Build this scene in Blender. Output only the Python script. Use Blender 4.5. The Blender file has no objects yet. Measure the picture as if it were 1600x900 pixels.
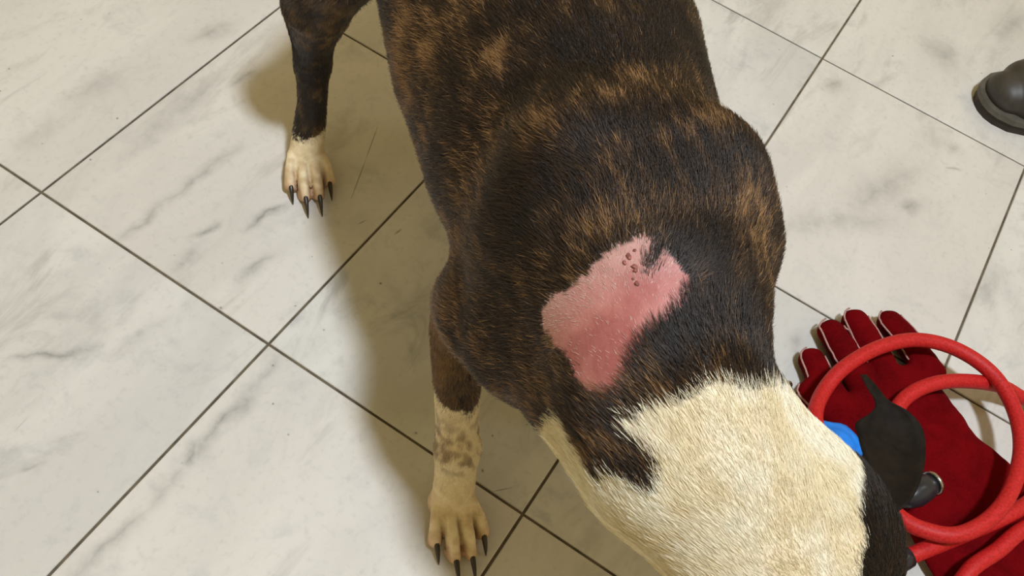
import bpy, bmesh, math, os
import numpy as np
from mathutils import Matrix, Vector

rng = np.random.default_rng(7)
scene = bpy.context.scene
col = scene.collection

# ------------------------------------------------------------------ camera
def cam_axes(pitch, roll):
    f = np.array([0, math.cos(pitch), -math.sin(pitch)]); r = np.array([1., 0, 0]); u = np.cross(r, f)
    c, s = math.cos(roll), math.sin(roll)
    return c*r + s*u, -s*r + c*u, f
CAM_H = 0.855
cr, cu_, cf = cam_axes(math.radians(55.784), math.radians(16.414))
cd = bpy.data.cameras.new('camera'); cam = bpy.data.objects.new('camera', cd); col.objects.link(cam)
cd.sensor_width = 36.0; cd.lens = 1501.34*36/1600; cd.clip_start = 0.02
cam.matrix_world = Matrix(((cr[0], cu_[0], -cf[0], 0), (cr[1], cu_[1], -cf[1], 0), (cr[2], cu_[2], -cf[2], CAM_H), (0, 0, 0, 1)))
scene.camera = cam

# ------------------------------------------------------------------ world, lights, exposure
w = bpy.data.worlds.new('room_light'); scene.world = w; w.use_nodes = True
bg = w.node_tree.nodes['Background']; bg.inputs[0].default_value = (1.0, 0.83, 0.58, 1); bg.inputs[1].default_value = 0.05
def area(name, loc, target, sx, sy, power, color):
    l = bpy.data.lights.new(name, 'AREA'); l.shape = 'RECTANGLE'; l.size = sx; l.size_y = sy
    l.energy = power; l.color = color
    o = bpy.data.objects.new(name, l); col.objects.link(o); o.location = loc
    o.rotation_euler = (Vector(target)-Vector(loc)).to_track_quat('-Z', 'Y').to_euler()
    return o
area('fill_lamp', (0.47, 0.08, 2.64), (-0.75, 0.95, 0), 0.22, 0.34, 82, (0.81, 0.895, 1.0))
area('fill_lamp', (1.9, 1.6, 2.5), (1.2, 1.2, 0), 0.5, 0.5, 5, (1.0, 0.93, 0.84))  # unseen second lamp, added as weak warm fill light
vs = scene.view_settings
vs.view_transform = 'Standard'; vs.look = 'None'; vs.exposure = 0.05; vs.gamma = 1.0; vs.use_curve_mapping = False

# ------------------------------------------------------------------ helpers
def srgb(*c):
    c = np.array(c, float)/255
    return np.where(c <= .04045, c/12.92, ((c+.055)/1.055)**2.4)
def rgba(*c): return tuple(srgb(*c))+(1.0,)

class NT:
    """small node-tree builder"""
    def __init__(s, name):
        s.m = bpy.data.materials.new(name); s.m.use_nodes = True; s.t = s.m.node_tree; s.n = s.t.nodes
        s.b = s.n['Principled BSDF']
    def new(s, typ, **kw):
        n = s.n.new(typ)
        for k, v in kw.items():
            if k.startswith('i_'):
                n.inputs[int(k[2:]) if k[2:].isdigit() else k[2:].replace('_', ' ')].default_value = v
            else: setattr(n, k, v)
        return n
    def link(s, a, b): s.t.links.new(a, b)
    def noise(s, vec, scale, detail=3, rough=.5, dist=0.):
        n = s.new('ShaderNodeTexNoise'); n.inputs['Scale'].default_value = scale; n.inputs['Detail'].default_value = detail
        n.inputs['Roughness'].default_value = rough; n.inputs['Distortion'].default_value = dist
        if vec is not None: s.link(vec, n.inputs['Vector'])
        return n.outputs['Fac']
    def maprange(s, v, a, b, c=0., d=1., smooth=True):
        n = s.new('ShaderNodeMapRange'); n.interpolation_type = 'SMOOTHSTEP' if smooth else 'LINEAR'
        s.link(v, n.inputs[0])
        for i, x in enumerate((a, b, c, d)): n.inputs[i+1].default_value = x
        return n.outputs[0]
    def mix(s, fac, a, b, mode='MIX'):
        n = s.new('ShaderNodeMix'); n.data_type = 'RGBA'; n.blend_type = mode
        for inp, v in ((n.inputs[0], fac), (n.inputs[6], a), (n.inputs[7], b)):
            if hasattr(v, 'links'): s.link(v, inp)
            else: inp.default_value = v
        return n.outputs[2]
    def math(s, op, a, b=None):
        n = s.new('ShaderNodeMath'); n.operation = op
        for i, v in enumerate((a, b)):
            if v is None: continue
            if hasattr(v, 'links'): s.link(v, n.inputs[i])
            else: n.inputs[i].default_value = v
        return n.outputs[0]
    def bump(s, h, strength, dist):
        n = s.new('ShaderNodeBump'); n.inputs['Strength'].default_value = strength; n.inputs['Distance'].default_value = dist
        s.link(h, n.inputs['Height']); s.link(n.outputs[0], s.b.inputs['Normal'])
    def set(s, **kw):
        for k, v in kw.items():
            i = s.b.inputs[k.replace('_', ' ')]
            if hasattr(v, 'links'): s.link(v, i)
            else: i.default_value = v

def simple_mat(name, c, rough=.5, noise_scale=None, var=.15, bump=None, metallic=0., spec=.5):
    t = NT(name); co = t.new('ShaderNodeTexCoord').outputs['Object']
    base = rgba(*c)
    if noise_scale:
        f = t.noise(co, noise_scale, 4)
        dk = tuple(x*(1-var) for x in base[:3])+(1,); lt = tuple(min(1, x*(1+var)) for x in base[:3])+(1,)
        t.set(Base_Color=t.mix(t.maprange(f, .3, .7), dk, lt))
        if bump: t.bump(f, bump[0], bump[1])
    else: t.set(Base_Color=base)
    t.set(Roughness=rough, Metallic=metallic, Specular_IOR_Level=spec)
    return t.m

def mesh_obj(name, V, F, mat, parent=None, smooth=True):
    me = bpy.data.meshes.new(name); me.from_pydata([tuple(v) for v in V], [], [tuple(int(i) for i in f) for f in F])
    if smooth: me.polygons.foreach_set('use_smooth', [True]*len(me.polygons))
    me.materials.append(mat); me.update()
    o = bpy.data.objects.new(name, me); col.objects.link(o)
    if parent: o.parent = parent
    return o
def empty(name, loc=(0, 0, 0), rz=0.):
    o = bpy.data.objects.new(name, None); col.objects.link(o); o.location = loc; o.rotation_euler = (0, 0, rz)
    o.empty_display_size = .05
    return o
def tag(o, label=None, cat=None, group=None, kind=None):
    for k, v in (('label', label), ('category', cat), ('group', group), ('kind', kind)):
        if v: o[k] = v
    return o

def smooth_path(pts, n):
    """Catmull-Rom resampling"""
    P = np.array(pts, float); P = np.vstack([2*P[0]-P[1], P, 2*P[-1]-P[-2]])
    out = []
    m = len(P)-3
    for t in np.linspace(0, m-1e-6, n):
        i = int(t); u = t-i; a, b, c, e = P[i:i+4]
        out.append(.5*((2*b)+(-a+c)*u+(2*a-5*b+4*c-e)*u*u+(-a+3*b-3*c+e)*u**3))
    return np.array(out)
def tube_mesh(path, rad, nseg=12, caps=True):
    P = np.asarray(path, float); n = len(P); rad = np.broadcast_to(rad, (n,))
    T = np.gradient(P, axis=0); T /= np.linalg.norm(T, axis=1)[:, None]
    up = np.array([0, 0, 1.]) if abs(T[0][2]) < .9 else np.array([1., 0, 0])
    V = []; F = []
    u = np.cross(T[0], up); u /= np.linalg.norm(u)
    for i in range(n):
        u = u-T[i]*(u@T[i]); u /= np.linalg.norm(u); v = np.cross(T[i], u)
        for k in range(nseg):
            a = 2*math.pi*k/nseg
            V.append(P[i]+rad[i]*(math.cos(a)*u+math.sin(a)*v))
    for i in range(n-1):
        for k in range(nseg):
            k2 = (k+1) % nseg
            F.append((i*nseg+k, i*nseg+k2, (i+1)*nseg+k2, (i+1)*nseg+k))
    if caps:
        F.append(tuple(range(nseg-1, -1, -1))); F.append(tuple((n-1)*nseg+k for k in range(nseg)))
    return V, F

# value noise in numpy
_perm = np.random.default_rng(3).random(4096).astype(np.float32)
def vnoise(P):
    P = np.asarray(P, float); I = np.floor(P).astype(np.int64); f = P-I; f = f*f*(3-2*f)
    def h(i, j, k): return _perm[((i*73856093) ^ (j*19349663) ^ (k*83492791)) & 4095]
    r = 0
    for a in (0, 1):
        for b in (0, 1):
            for c in (0, 1):
                wt = (f[:, 0] if a else 1-f[:, 0])*(f[:, 1] if b else 1-f[:, 1])*(f[:, 2] if c else 1-f[:, 2])
                r = r+wt*h(I[:, 0]+a, I[:, 1]+b, I[:, 2]+c)
    return r
def fbm(P, oct=3):
    r = 0; a = .5; s = 0
    for o in range(oct): r = r+a*vnoise(np.asarray(P)*2**o+17.3*o); s += a; a *= .5
    return r/s
def sstep(a, b, x):
    t = np.clip((x-a)/(b-a), 0, 1); return t*t*(3-2*t)

class Field:
    """signed-distance grid with smooth union, meshed by surface nets"""
    def __init__(s, lo, hi, h):
        s.lo = np.array(lo, float); s.h = h
        s.n = (np.ceil((np.array(hi)-s.lo)/h).astype(int)+1)
        s.f = np.full(s.n, .05, np.float32)
    def region(s, lo, hi):
        a = np.clip(np.floor((np.array(lo)-s.lo)/s.h).astype(int), 0, s.n); b = np.clip(np.ceil((np.array(hi)-s.lo)/s.h).astype(int)+1, 0, s.n)
        sl = tuple(slice(a[i], b[i]) for i in range(3))
        g = [(s.lo[i]+s.h*np.arange(a[i], b[i])).astype(np.float32) for i in range(3)]
        return sl, np.meshgrid(*g, indexing='ij', sparse=True)
    def union(s, sl, d, k, sub=False):
        f = s.f[sl]
        if sub: f2 = -f
        else: f2 = f
        if k > 0:
            hh = np.clip(.5+.5*(d-f2)/k, 0, 1); r = d*(1-hh)+f2*hh-k*hh*(1-hh)
        else: r = np.minimum(f2, d)
        s.f[sl] = -r if sub else r
    def loft(s, st, k, lat=(0, 1, 0)):
        """st: list of (x,y,z, half_lateral, half_vertical); elliptical sections along a polyline"""
        st = np.array(st, float); m = st[:, 3:5].max()+.03
        sl, (X, Y, Z) = s.region(st[:, :3].min(0)-m, st[:, :3].max(0)+m)
        best = None
        for i in range(len(st)-1):
            a, b = st[i], st[i+1]; ab = b[:3]-a[:3]; L2 = ab@ab; L = math.sqrt(L2); T = ab/L
            l = np.array(lat, float); l = l-T*(l@T); l /= np.linalg.norm(l); v = np.cross(T, l)
            px, py, pz = X-a[0], Y-a[1], Z-a[2]
            tr = (px*ab[0]+py*ab[1]+pz*ab[2])/L2
            t = np.clip(tr, 0, 1); e = (tr-t)*L
            ra = a[3]+(b[3]-a[3])*t; rb = a[4]+(b[4]-a[4])*t; rc = np.minimum(ra, rb)
            dl = px*l[0]+py*l[1]+pz*l[2]; dv = px*v[0]+py*v[1]+pz*v[2]
            q0 = np.sqrt((dl/ra)**2+(dv/rb)**2+(e/rc)**2)+1e-6
            q1 = np.sqrt((dl/ra**2)**2+(dv/rb**2)**2+(e/rc**2)**2)+1e-6
            dd = q0*(q0-1)/q1
            best = dd if best is None else np.minimum(best, dd)
        s.union(sl, np.minimum(best, .05).astype(np.float32), k)
    def chain(s, st, k):
        """st: (x,y,z,r) tapered capsules"""
        s.loft([(a[0], a[1], a[2], a[3], a[3]) for a in st], k, lat=(.13, .97, .21))
    def ell(s, c, r, k, R=None, sub=False):
        c = np.array(c, float); r = np.array(r, float); R = np.eye(3) if R is None else np.asarray(R, float)
        m = np.abs(R.T)@r+.03
        sl, (X, Y, Z) = s.region(c-m, c+m)
        p = [R[i, 0]*(X-c[0])+R[i, 1]*(Y-c[1])+R[i, 2]*(Z-c[2]) for i in range(3)]
        q0 = np.sqrt(sum((p[i]/r[i])**2 for i in range(3)))+1e-6; q1 = np.sqrt(sum((p[i]/r[i]**2)**2 for i in range(3)))+1e-6
        s.union(sl, np.minimum(q0*(q0-1)/q1, .05).astype(np.float32), k, sub)
    def mesh(s):
        f = s.f; ins = f < 0
        c = np.zeros(np.array(f.shape)-1, np.int8)
        for a in (0, 1):
            for b in (0, 1):
                for d in (0, 1):
                    c += ins[a:f.shape[0]-1+a, b:f.shape[1]-1+b, d:f.shape[2]-1+d]
        act = (c > 0) & (c < 8); idx = np.full(act.shape, -1, np.int64); I = np.argwhere(act); idx[act] = np.arange(len(I))
        S = np.zeros((len(I), 3)); N = np.zeros(len(I))
        corners = [(a, b, d) for a in (0, 1) for b in (0, 1) for d in (0, 1)]
        val = {cn: f[I[:, 0]+cn[0], I[:, 1]+cn[1], I[:, 2]+cn[2]] for cn in corners}
        for cn in corners:
            for ax in range(3):
                if cn[ax]: continue
                c2 = list(cn); c2[ax] = 1; c2 = tuple(c2)
                v0, v1 = val[cn], val[c2]; x = (v0 < 0) != (v1 < 0)
                t = np.where(x, v0/np.where(x, v0-v1, 1), 0)
                p = np.tile(np.array(cn, float), (len(I), 1)); p[:, ax] += t
                S[x] += p[x]; N[x] += 1
        V = s.lo+s.h*(I+S/N[:, None])
        Fs = []
        for ax in range(3):
            a0 = [slice(None)]*3; a1 = [slice(None)]*3; a0[ax] = slice(0, -1); a1[ax] = slice(1, None)
            i0, i1 = ins[tuple(a0)], ins[tuple(a1)]
            E = np.argwhere(i0 != i1)
            o1, o2 = (ax+1) % 3, (ax+2) % 3
            ok = (E[:, o1] > 0) & (E[:, o2] > 0) & (E[:, o1] < f.shape[o1]-1) & (E[:, o2] < f.shape[o2]-1)
            E = E[ok]
            def cell(d1, d2):
                q = E.copy(); q[:, o1] += d1; q[:, o2] += d2; return idx[q[:, 0], q[:, 1], q[:, 2]]
            quad = np.stack([cell(-1, -1), cell(0, -1), cell(0, 0), cell(-1, 0)], 1)
            inside = i0[tuple(E.T)]
            quad = np.where(inside[:, None], quad, quad[:, ::-1])
            Fs.append(quad)
        return V, np.concatenate(Fs)
def fast_mesh(name, V, F, mat, parent=None):
    me = bpy.data.meshes.new(name); me.vertices.add(len(V)); me.vertices.foreach_set('co', np.asarray(V, np.float32).ravel())
    me.loops.add(F.size); me.polygons.add(len(F)); me.loops.foreach_set('vertex_index', F.ravel().astype(np.int32))
    me.polygons.foreach_set('loop_start', np.arange(0, F.size, 4, dtype=np.int32))
    me.polygons.foreach_set('use_smooth', np.ones(len(F), bool)); me.update(calc_edges=True); me.validate()
    me.materials.append(mat); o = bpy.data.objects.new(name, me); col.objects.link(o)
    if parent: o.parent = parent
    return o
def relax(V, F, it, lam=.5):
    E = np.concatenate([F[:, [0, 1]], F[:, [1, 2]], F[:, [2, 3]], F[:, [3, 0]]])
    deg = np.bincount(E[:, 0], minlength=len(V))+np.bincount(E[:, 1], minlength=len(V))
    for _ in range(it):
        S = np.zeros_like(V)
        for a in range(3):
            S[:, a] = np.bincount(E[:, 0], V[E[:, 1], a], len(V))+np.bincount(E[:, 1], V[E[:, 0], a], len(V))
        V = V+lam*(S/deg[:, None]-V)
    return V
def vnormals(V, F):
    n = np.cross(V[F[:, 2]]-V[F[:, 0]], V[F[:, 3]]-V[F[:, 1]]); N = np.zeros_like(V)
    for k in range(4):
        for a in range(3): N[:, a] += np.bincount(F[:, k], n[:, a], len(V))
    return N/(np.linalg.norm(N, axis=1)[:, None]+1e-12)

# ------------------------------------------------------------------ floor: marble tiles 0.40 x 0.30 m
TH = math.radians(71.593); TU, TV = .3975, .3005
eU = np.array([math.cos(TH), math.sin(TH)]); eV = np.array([-math.sin(TH), math.cos(TH)])
U0, V0 = .3445, .342
def stroke_group():
    g = bpy.data.node_groups.new('vein_stroke', 'ShaderNodeTree')
    for nm, ty in (('P', 'NodeSocketVector'), ('A', 'NodeSocketVector'), ('B', 'NodeSocketVector'), ('Width', 'NodeSocketFloat'), ('Strength', 'NodeSocketFloat')):
        g.interface.new_socket(nm, in_out='INPUT', socket_type=ty)
    g.interface.new_socket('Fac', in_out='OUTPUT', socket_type='NodeSocketFloat')
    gi = g.nodes.new('NodeGroupInput'); go = g.nodes.new('NodeGroupOutput')
    def vm(op, a, b):
        n = g.nodes.new('ShaderNodeVectorMath'); n.operation = op; g.links.new(a, n.inputs[0]); g.links.new(b, n.inputs[1]); return n
    def ma(op, a, b, clamp=False):
        n = g.nodes.new('ShaderNodeMath'); n.operation = op; n.use_clamp = clamp
        for i, v in enumerate((a, b)):
            if hasattr(v, 'links'): g.links.new(v, n.inputs[i])
            else: n.inputs[i].default_value = v
        return n.outputs[0]
    pa = vm('SUBTRACT', gi.outputs['P'], gi.outputs['A']).outputs[0]; ba = vm('SUBTRACT', gi.outputs['B'], gi.outputs['A']).outputs[0]
    t = ma('DIVIDE', vm('DOT_PRODUCT', pa, ba).outputs['Value'], vm('DOT_PRODUCT', ba, ba).outputs['Value'], True)
    sc = g.nodes.new('ShaderNodeVectorMath'); sc.operation = 'SCALE'; g.links.new(ba, sc.inputs[0]); g.links.new(t, sc.inputs[3])
    dist = vm('DISTANCE', pa, sc.outputs[0]).outputs['Value']
    q = ma('SUBTRACT', 1.0, ma('DIVIDE', dist, gi.outputs['Width']), True)
    q = ma('MULTIPLY', q, q)
    # fades towards both ends
    e = ma('MULTIPLY', ma('MULTIPLY', t, ma('SUBTRACT', 1.0, t)), 4.0); e = ma('ADD', ma('MULTIPLY', e, .7), .3)
    g.links.new(ma('MULTIPLY', ma('MULTIPLY', q, e), gi.outputs['Strength']), go.inputs['Fac'])
    return g
SG = stroke_group()
# veins and stains of the marble, floor coordinates (x0, y0, x1, y1, half width, strength)
VEINS = [
    (-0.3384, 0.5266, -0.3140, 0.5596, 0.0099, 0.72),
    (-0.2907, 0.5549, -0.2611, 0.6072, 0.0099, 0.72),
    (-0.4013, 0.4981, -0.3768, 0.5605, 0.0114, 0.51),
    (-0.3858, 0.5462, -0.3407, 0.6591, 0.0145, 0.43),
    (-0.3828, 0.7425, -0.3651, 0.7804, 0.0159, 0.51),
    (-0.3359, 0.4823, -0.3214, 0.5146, 0.0152, 0.43),
    (-0.2707, 0.4891, -0.2486, 0.5412, 0.0150, 0.51),
    (-0.4532, 0.7962, -0.4213, 0.8392, 0.0250, 0.43),
    (-0.2002, 0.4228, -0.2106, 0.3897, 0.0156, 0.43),
    (-0.2077, 0.3907, -0.2364, 0.3021, 0.0192, 0.61),
    (-0.2374, 0.3183, -0.2393, 0.2882, 0.0151, 0.72),
    (-0.2379, 0.2918, -0.2518, 0.2437, 0.0162, 0.43),
    (-0.2518, 0.2437, -0.2873, 0.1759, 0.0135, 0.51),
    (-0.4392, 0.3383, -0.3636, 0.3807, 0.0081, 0.58),
    (-0.3722, 0.2496, -0.3575, 0.2574, 0.0051, 0.51),
    (-0.3553, 0.3703, -0.3181, 0.4283, 0.0199, 0.29),
    (0.4973, 0.9982, 0.5146, 0.9873, 0.0234, 0.43),
    (0.4323, 0.8551, 0.4614, 0.8876, 0.0257, 0.58),
    (0.4532, 0.9423, 0.3713, 0.8321, 0.0450, 0.43),
    (0.3282, 1.0337, 0.3540, 1.0573, 0.0230, 0.51),
    (0.2935, 0.7823, 0.4283, 0.8431, 0.0398, 0.36),
    (0.3148, 0.5972, 0.3196, 0.6328, 0.0218, 0.43),
    (-0.4436, 0.6084, -0.4047, 0.7389, 0.0304, 0.36),
    (-0.5385, 0.6509, -0.5062, 0.7072, 0.0320, 0.29),
    (-0.5514, 0.5657, -0.5451, 0.6073, 0.0310, 0.22),
    (0.4730, 1.2030, 0.5196, 1.1535, 0.0619, 0.36),
    (0.5812, 1.2502, 0.6258, 1.3296, 0.0432, 0.36),
    (-0.3177, 0.7982, -0.2430, 0.8903, 0.0242, 0.14),
    (-0.1363, 0.5586, -0.0921, 0.5070, 0.0206, 0.22),
    (0.5071, 0.7338, 0.5567, 0.7894, 0.0329, 0.29),
    (-0.2047, 0.7470, -0.2018, 0.6958, 0.0012, 0.85),
    (-0.2018, 0.6958, -0.1988, 0.6357, 0.0012, 0.85),
    (-0.1803, 0.6051, -0.1742, 0.6130, 0.0014, 0.85),
    (-0.1391, 0.6058, -0.1346, 0.6148, 0.0021, 0.85),
    (0.0368, 0.3528, 0.0535, 0.3619, 0.0012, 0.72),
    (0.4964, 0.9569, 0.5121, 0.9607, 0.0055, 0.51),
    (-0.2763, 0.4587, -0.2734, 0.4581, 0.0027, 0.85),
    (-0.0505, 0.3879, -0.0480, 0.3880, 0.0025, 0.85),
    (-0.2076, 0.4844, -0.2058, 0.4851, 0.0020, 0.85),
    (-0.6164, 0.6747, -0.6147, 0.6744, 0.0025, 0.85),
    (-0.2999, 0.2485, -0.2986, 0.2483, 0.0019, 0.85),
    (0.0514, 0.4300, 0.0528, 0.4297, 0.0019, 0.85),
    (0.0213, 0.3714, 0.0233, 0.3686, 0.0025, 0.85),
    (-0.1633, 0.3502, -0.1623, 0.3491, 0.0019, 0.85),
    (-0.1710, 0.4676, -0.1695, 0.4673, 0.0020, 0.85),
    (-0.2040, 0.4140, -0.2017, 0.4133, 0.0026, 0.72),
    (-0.3927, 0.2784, -0.3885, 0.2963, 0.0013, 0.29),
]
def marble():
    t = NT('marble_tile'); geo = t.new('ShaderNodeNewGeometry').outputs['Position']
    oi = t.new('ShaderNodeObjectInfo'); rnd = oi.outputs['Random']
    tc = t.new('ShaderNodeTexCoord').outputs['Object']
    off = t.new('ShaderNodeCombineXYZ'); t.link(t.math('MULTIPLY', rnd, 37.0), off.inputs[0]); t.link(t.math('MULTIPLY', rnd, 91.0), off.inputs[1]); t.link(t.math('MULTIPLY', rnd, 13.0), off.inputs[2])
    va = t.new('ShaderNodeVectorMath'); va.operation = 'ADD'; t.link(tc, va.inputs[0]); t.link(off.outputs[0], va.inputs[1])
    mp = t.new('ShaderNodeMapping'); t.link(va.outputs[0], mp.inputs[0]); mp.inputs['Rotation'].default_value = (0, 0, -.35); mp.inputs['Scale'].default_value = (.32, 1.0, 1)
    vec = mp.outputs[0]
    big = t.noise(vec, 9, 5, .6, .8); fine = t.noise(va.outputs[0], 130, 4, .6); mid = t.noise(va.outputs[0], 22, 4, .65, .4)
    base = t.mix(t.maprange(big, .36, .68), rgba(193, 190, 185), rgba(209, 206, 200))
    base = t.mix(t.maprange(mid, .52, .75, 0, .75), base, rgba(172, 171, 170))
    vein = t.maprange(t.noise(vec, 16, 6, .62, 1.2), .53, .72, 0, .7)
    base = t.mix(vein, base, rgba(152, 150, 145))
    # tile-to-tile warmth
    base = t.mix(t.maprange(rnd, 0, 1, 0, .5, False), base, rgba(208, 200, 191))
    base = t.mix(t.maprange(fine, .5, .8, 0, .35), base, rgba(168, 165, 158))
    # strokes
    nz = t.new('ShaderNodeTexNoise'); nz.inputs['Scale'].default_value = 28; nz.inputs['Detail'].default_value = 5; t.link(geo, nz.inputs['Vector'])
    sub = t.new('ShaderNodeVectorMath'); sub.operation = 'SUBTRACT'; t.link(nz.outputs['Color'], sub.inputs[0]); sub.inputs[1].default_value = (.5, .5, .5)
    scl = t.new('ShaderNodeVectorMath'); scl.operation = 'MULTIPLY'; t.link(sub.outputs[0], scl.inputs[0]); scl.inputs[1].default_value = (.03, .03, 0)
    ad = t.new('ShaderNodeVectorMath'); ad.operation = 'ADD'; t.link(geo, ad.inputs[0]); t.link(scl.outputs[0], ad.inputs[1])
    acc = None; acc2 = None
    for (x0, y0, x1, y1, wd, st) in VEINS:
        g = t.new('ShaderNodeGroup'); g.node_tree = SG; thin = wd < .004
        t.link(geo if thin else ad.outputs[0], g.inputs['P'])
        g.inputs['A'].default_value = (x0, y0, 0); g.inputs['B'].default_value = (x1, y1, 0); g.inputs['Width'].default_value = wd; g.inputs['Strength'].default_value = st
        if thin: acc2 = g.outputs[0] if acc2 is None else t.math('MAXIMUM', acc2, g.outputs[0])
        else: acc = g.outputs[0] if acc is None else t.math('MAXIMUM', acc, g.outputs[0])
    if acc is not None:
        brk = t.maprange(t.noise(geo, 60, 4, .6), .25, .65, .45, 1)
        base = t.mix(t.math('MULTIPLY', acc, brk), base, rgba(100, 98, 95))
    if acc2 is not None: base = t.mix(acc2, base, rgba(70, 62, 52))
    # dirt specks
    vo = t.new('ShaderNodeTexVoronoi'); vo.inputs['Scale'].default_value = 38; t.link(geo, vo.inputs['Vector'])
    wn = t.new('ShaderNodeSeparateColor'); t.link(vo.outputs['Color'], wn.inputs[0])
    sp = t.math('MULTIPLY', t.maprange(vo.outputs['Distance'], .03, .07, 1, 0), t.maprange(wn.outputs[0], .70, .95))
    base = t.mix(t.math('MULTIPLY', sp, .75), base, rgba(88, 80, 70))
    t.set(Base_Color=base, Roughness=t.maprange(mid, .3, .7, .34, .5), Specular_IOR_Level=.4)
    t.bump(fine, .08, .001)
    return t.m
M_marble = marble()
M_grout = simple_mat('grout', (92, 82, 66), .9, 60, .35)
def rot2(u, v): return eU*u+eV*v
NU, NV = (-5, 7), (-7, 7)
c4 = [rot2(U0+u*TU, V0+v*TV) for u, v in ((NU[0], NV[0]), (NU[1], NV[0]), (NU[1], NV[1]), (NU[0], NV[1]))]
fv = [(c[0], c[1], z) for z in (-.0016, -.03) for c in c4]
floor = mesh_obj('floor', fv, [(0, 1, 2, 3), (7, 6, 5, 4), (0, 4, 5, 1), (1, 5, 6, 2), (2, 6, 7, 3), (3, 7, 4, 0)], M_grout, smooth=False)
tag(floor, kind='structure')
def tile_mesh():
    g, b = .0014, .0008; hu, hv = TU/2-g, TV/2-g
    V = []; F = []
    for (su, sv, z) in ((hu, hv, -.012), (hu, hv, -b), (hu-b, hv-b, 0)):
        V += [(-su, -sv, z), (su, -sv, z), (su, sv, z), (-su, sv, z)]
    for k in (0, 4):
        for i in range(4): F.append((k+i, k+(i+1) % 4, k+4+(i+1) % 4, k+4+i))
    F.append((8, 9, 10, 11))
    me = bpy.data.meshes.new('tile'); me.from_pydata(V, [], F); me.materials.append(M_marble); return me
tm = tile_mesh()
for iu in range(*NU):
    for iv in range(*NV):
        o = bpy.data.objects.new('tile', tm); col.objects.link(o); o.parent = floor
        c = rot2(U0+(iu+.5)*TU, V0+(iv+.5)*TV); o.location = (c[0], c[1], 0)
        o.rotation_euler = (0, 0, TH)

# walls and ceiling of the treatment room (behind and beside the camera)
M_wall = simple_mat('painted_wall', (233, 214, 162), .7, 9, .04)
M_ceil = simple_mat('ceiling_paint', (225, 212, 178), .8, 9, .03)
RU, RV, RZ = (U0+NU[0]*TU, U0+NU[1]*TU), (V0+NV[0]*TV, V0+NV[1]*TV), 2.7
def slab(name, u0, u1, v0, v1, z0, z1, mat):
    V = [tuple(rot2(u, v))+(z,) for z in (z0, z1) for (u, v) in ((u0, v0), (u1, v0), (u1, v1), (u0, v1))]
    o = mesh_obj(name, V, [(3, 2, 1, 0), (4, 5, 6, 7), (0, 1, 5, 4), (1, 2, 6, 5), (2, 3, 7, 6), (3, 0, 4, 7)], mat, smooth=False)
    return tag(o, kind='structure')
slab('wall_front', RU[0]-.1, RU[0], RV[0]-.1, RV[1]+.1, -.03, RZ, M_wall)
slab('wall_back', RU[1], RU[1]+.1, RV[0]-.1, RV[1]+.1, -.03, RZ, M_wall)
slab('wall_right', RU[0], RU[1], RV[0]-.1, RV[0], -.03, RZ, M_wall)
slab('wall_left', RU[0], RU[1], RV[1], RV[1]+.1, -.03, RZ, M_wall)
slab('ceiling', RU[0]-.1, RU[1]+.1, RV[0]-.1, RV[1]+.1, RZ, RZ+.1, M_ceil)

# ------------------------------------------------------------------ dog
DOG_O = np.array([.08712, .34745, 0.]); DOG_H = math.atan2(-.88084, .47342)
dog = empty('dog', DOG_O, DOG_H)
tag(dog, 'brindle and white dog with a bare pink patch on its back, head lowered', 'dog')

fd = Field((-.60, -.24, -.004), (.36, .26, .49), .0026)
# trunk: x, y, z centre, half width, half height
trunk = [(-.53, .01, .335, .045, .05), (-.49, .01, .335, .085, .072), (-.42, .014, .335, .112, .082), (-.34, .016, .330, .124, .096), (-.26, .014, .322, .124, .108),
         (-.18, .009, .316, .111, .120), (-.11, .009, .314, .094, .124), (-.05, .008, .318, .082, .112), (-.015, .006, .33, .066, .09)]
fd.loft(trunk, 0)
# shoulders, upper arms
for sgn in (-1, 1):
    e = .009
    fd.chain([(-.10+(.03 if sgn > 0 else 0), e+sgn*.044, .405, .034), (-.065+(.018 if sgn > 0 else 0), e+sgn*.060, .36, .042-(.004 if sgn > 0 else 0)), (-.035, e+sgn*.066, .29, .038)], .03)
    fd.chain([(-.035, e+sgn*.066, .285, .038), (-.075, e+sgn*.072, .25, .036), (-.10, e+sgn*.074, .235, .026)], .03)
    fd.ell((-.105+(.022 if sgn > 0 else 0), e+sgn*.062, .31), (.05, .034-(.002 if sgn > 0 else 0), .06), .03)
def foreleg(sgn, dx, dy):
    def q(x, y, z, r): return (x+dx*(1-z/.3), sgn*(y+dy), z, r)
    fd.chain([q(-.07, .076, .27, .034), q(-.105, .079, .225, .025), q(-.104, .079, .18, .0225), q(-.083, .079, .13, .0195), q(-.062, .079, .09, .0185), q(-.05, .079, .07, .0195)], .022)
    fd.chain([q(-.05, .079, .07, .0185), q(-.038, .081, .046, .0185), q(-.024, .084, .027, .0195)], .01)
    toes = []
    for (bx, by, tx, ty, r) in ((-.016, .071, .014, .0630, .0066), (-.010, .0795, .030, .0775, .0070), (-.010, .0905, .030, .0925, .0070), (-.016, .0995, .013, .1065, .0066)):
        fd.chain([q(bx, by, .0265, r*1.0), q(bx*.45+tx*.55, by*.3+ty*.7, .0235, r*.96), q(tx-.003, ty, .0115, r*1.08)], .0015)
        toes.append(q(tx-.003, ty, .0115, r))
    fd.ell(q(-.022, .085, .013, 0)[:3], (.020, .022, .012), .006)
    return toes
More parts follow.
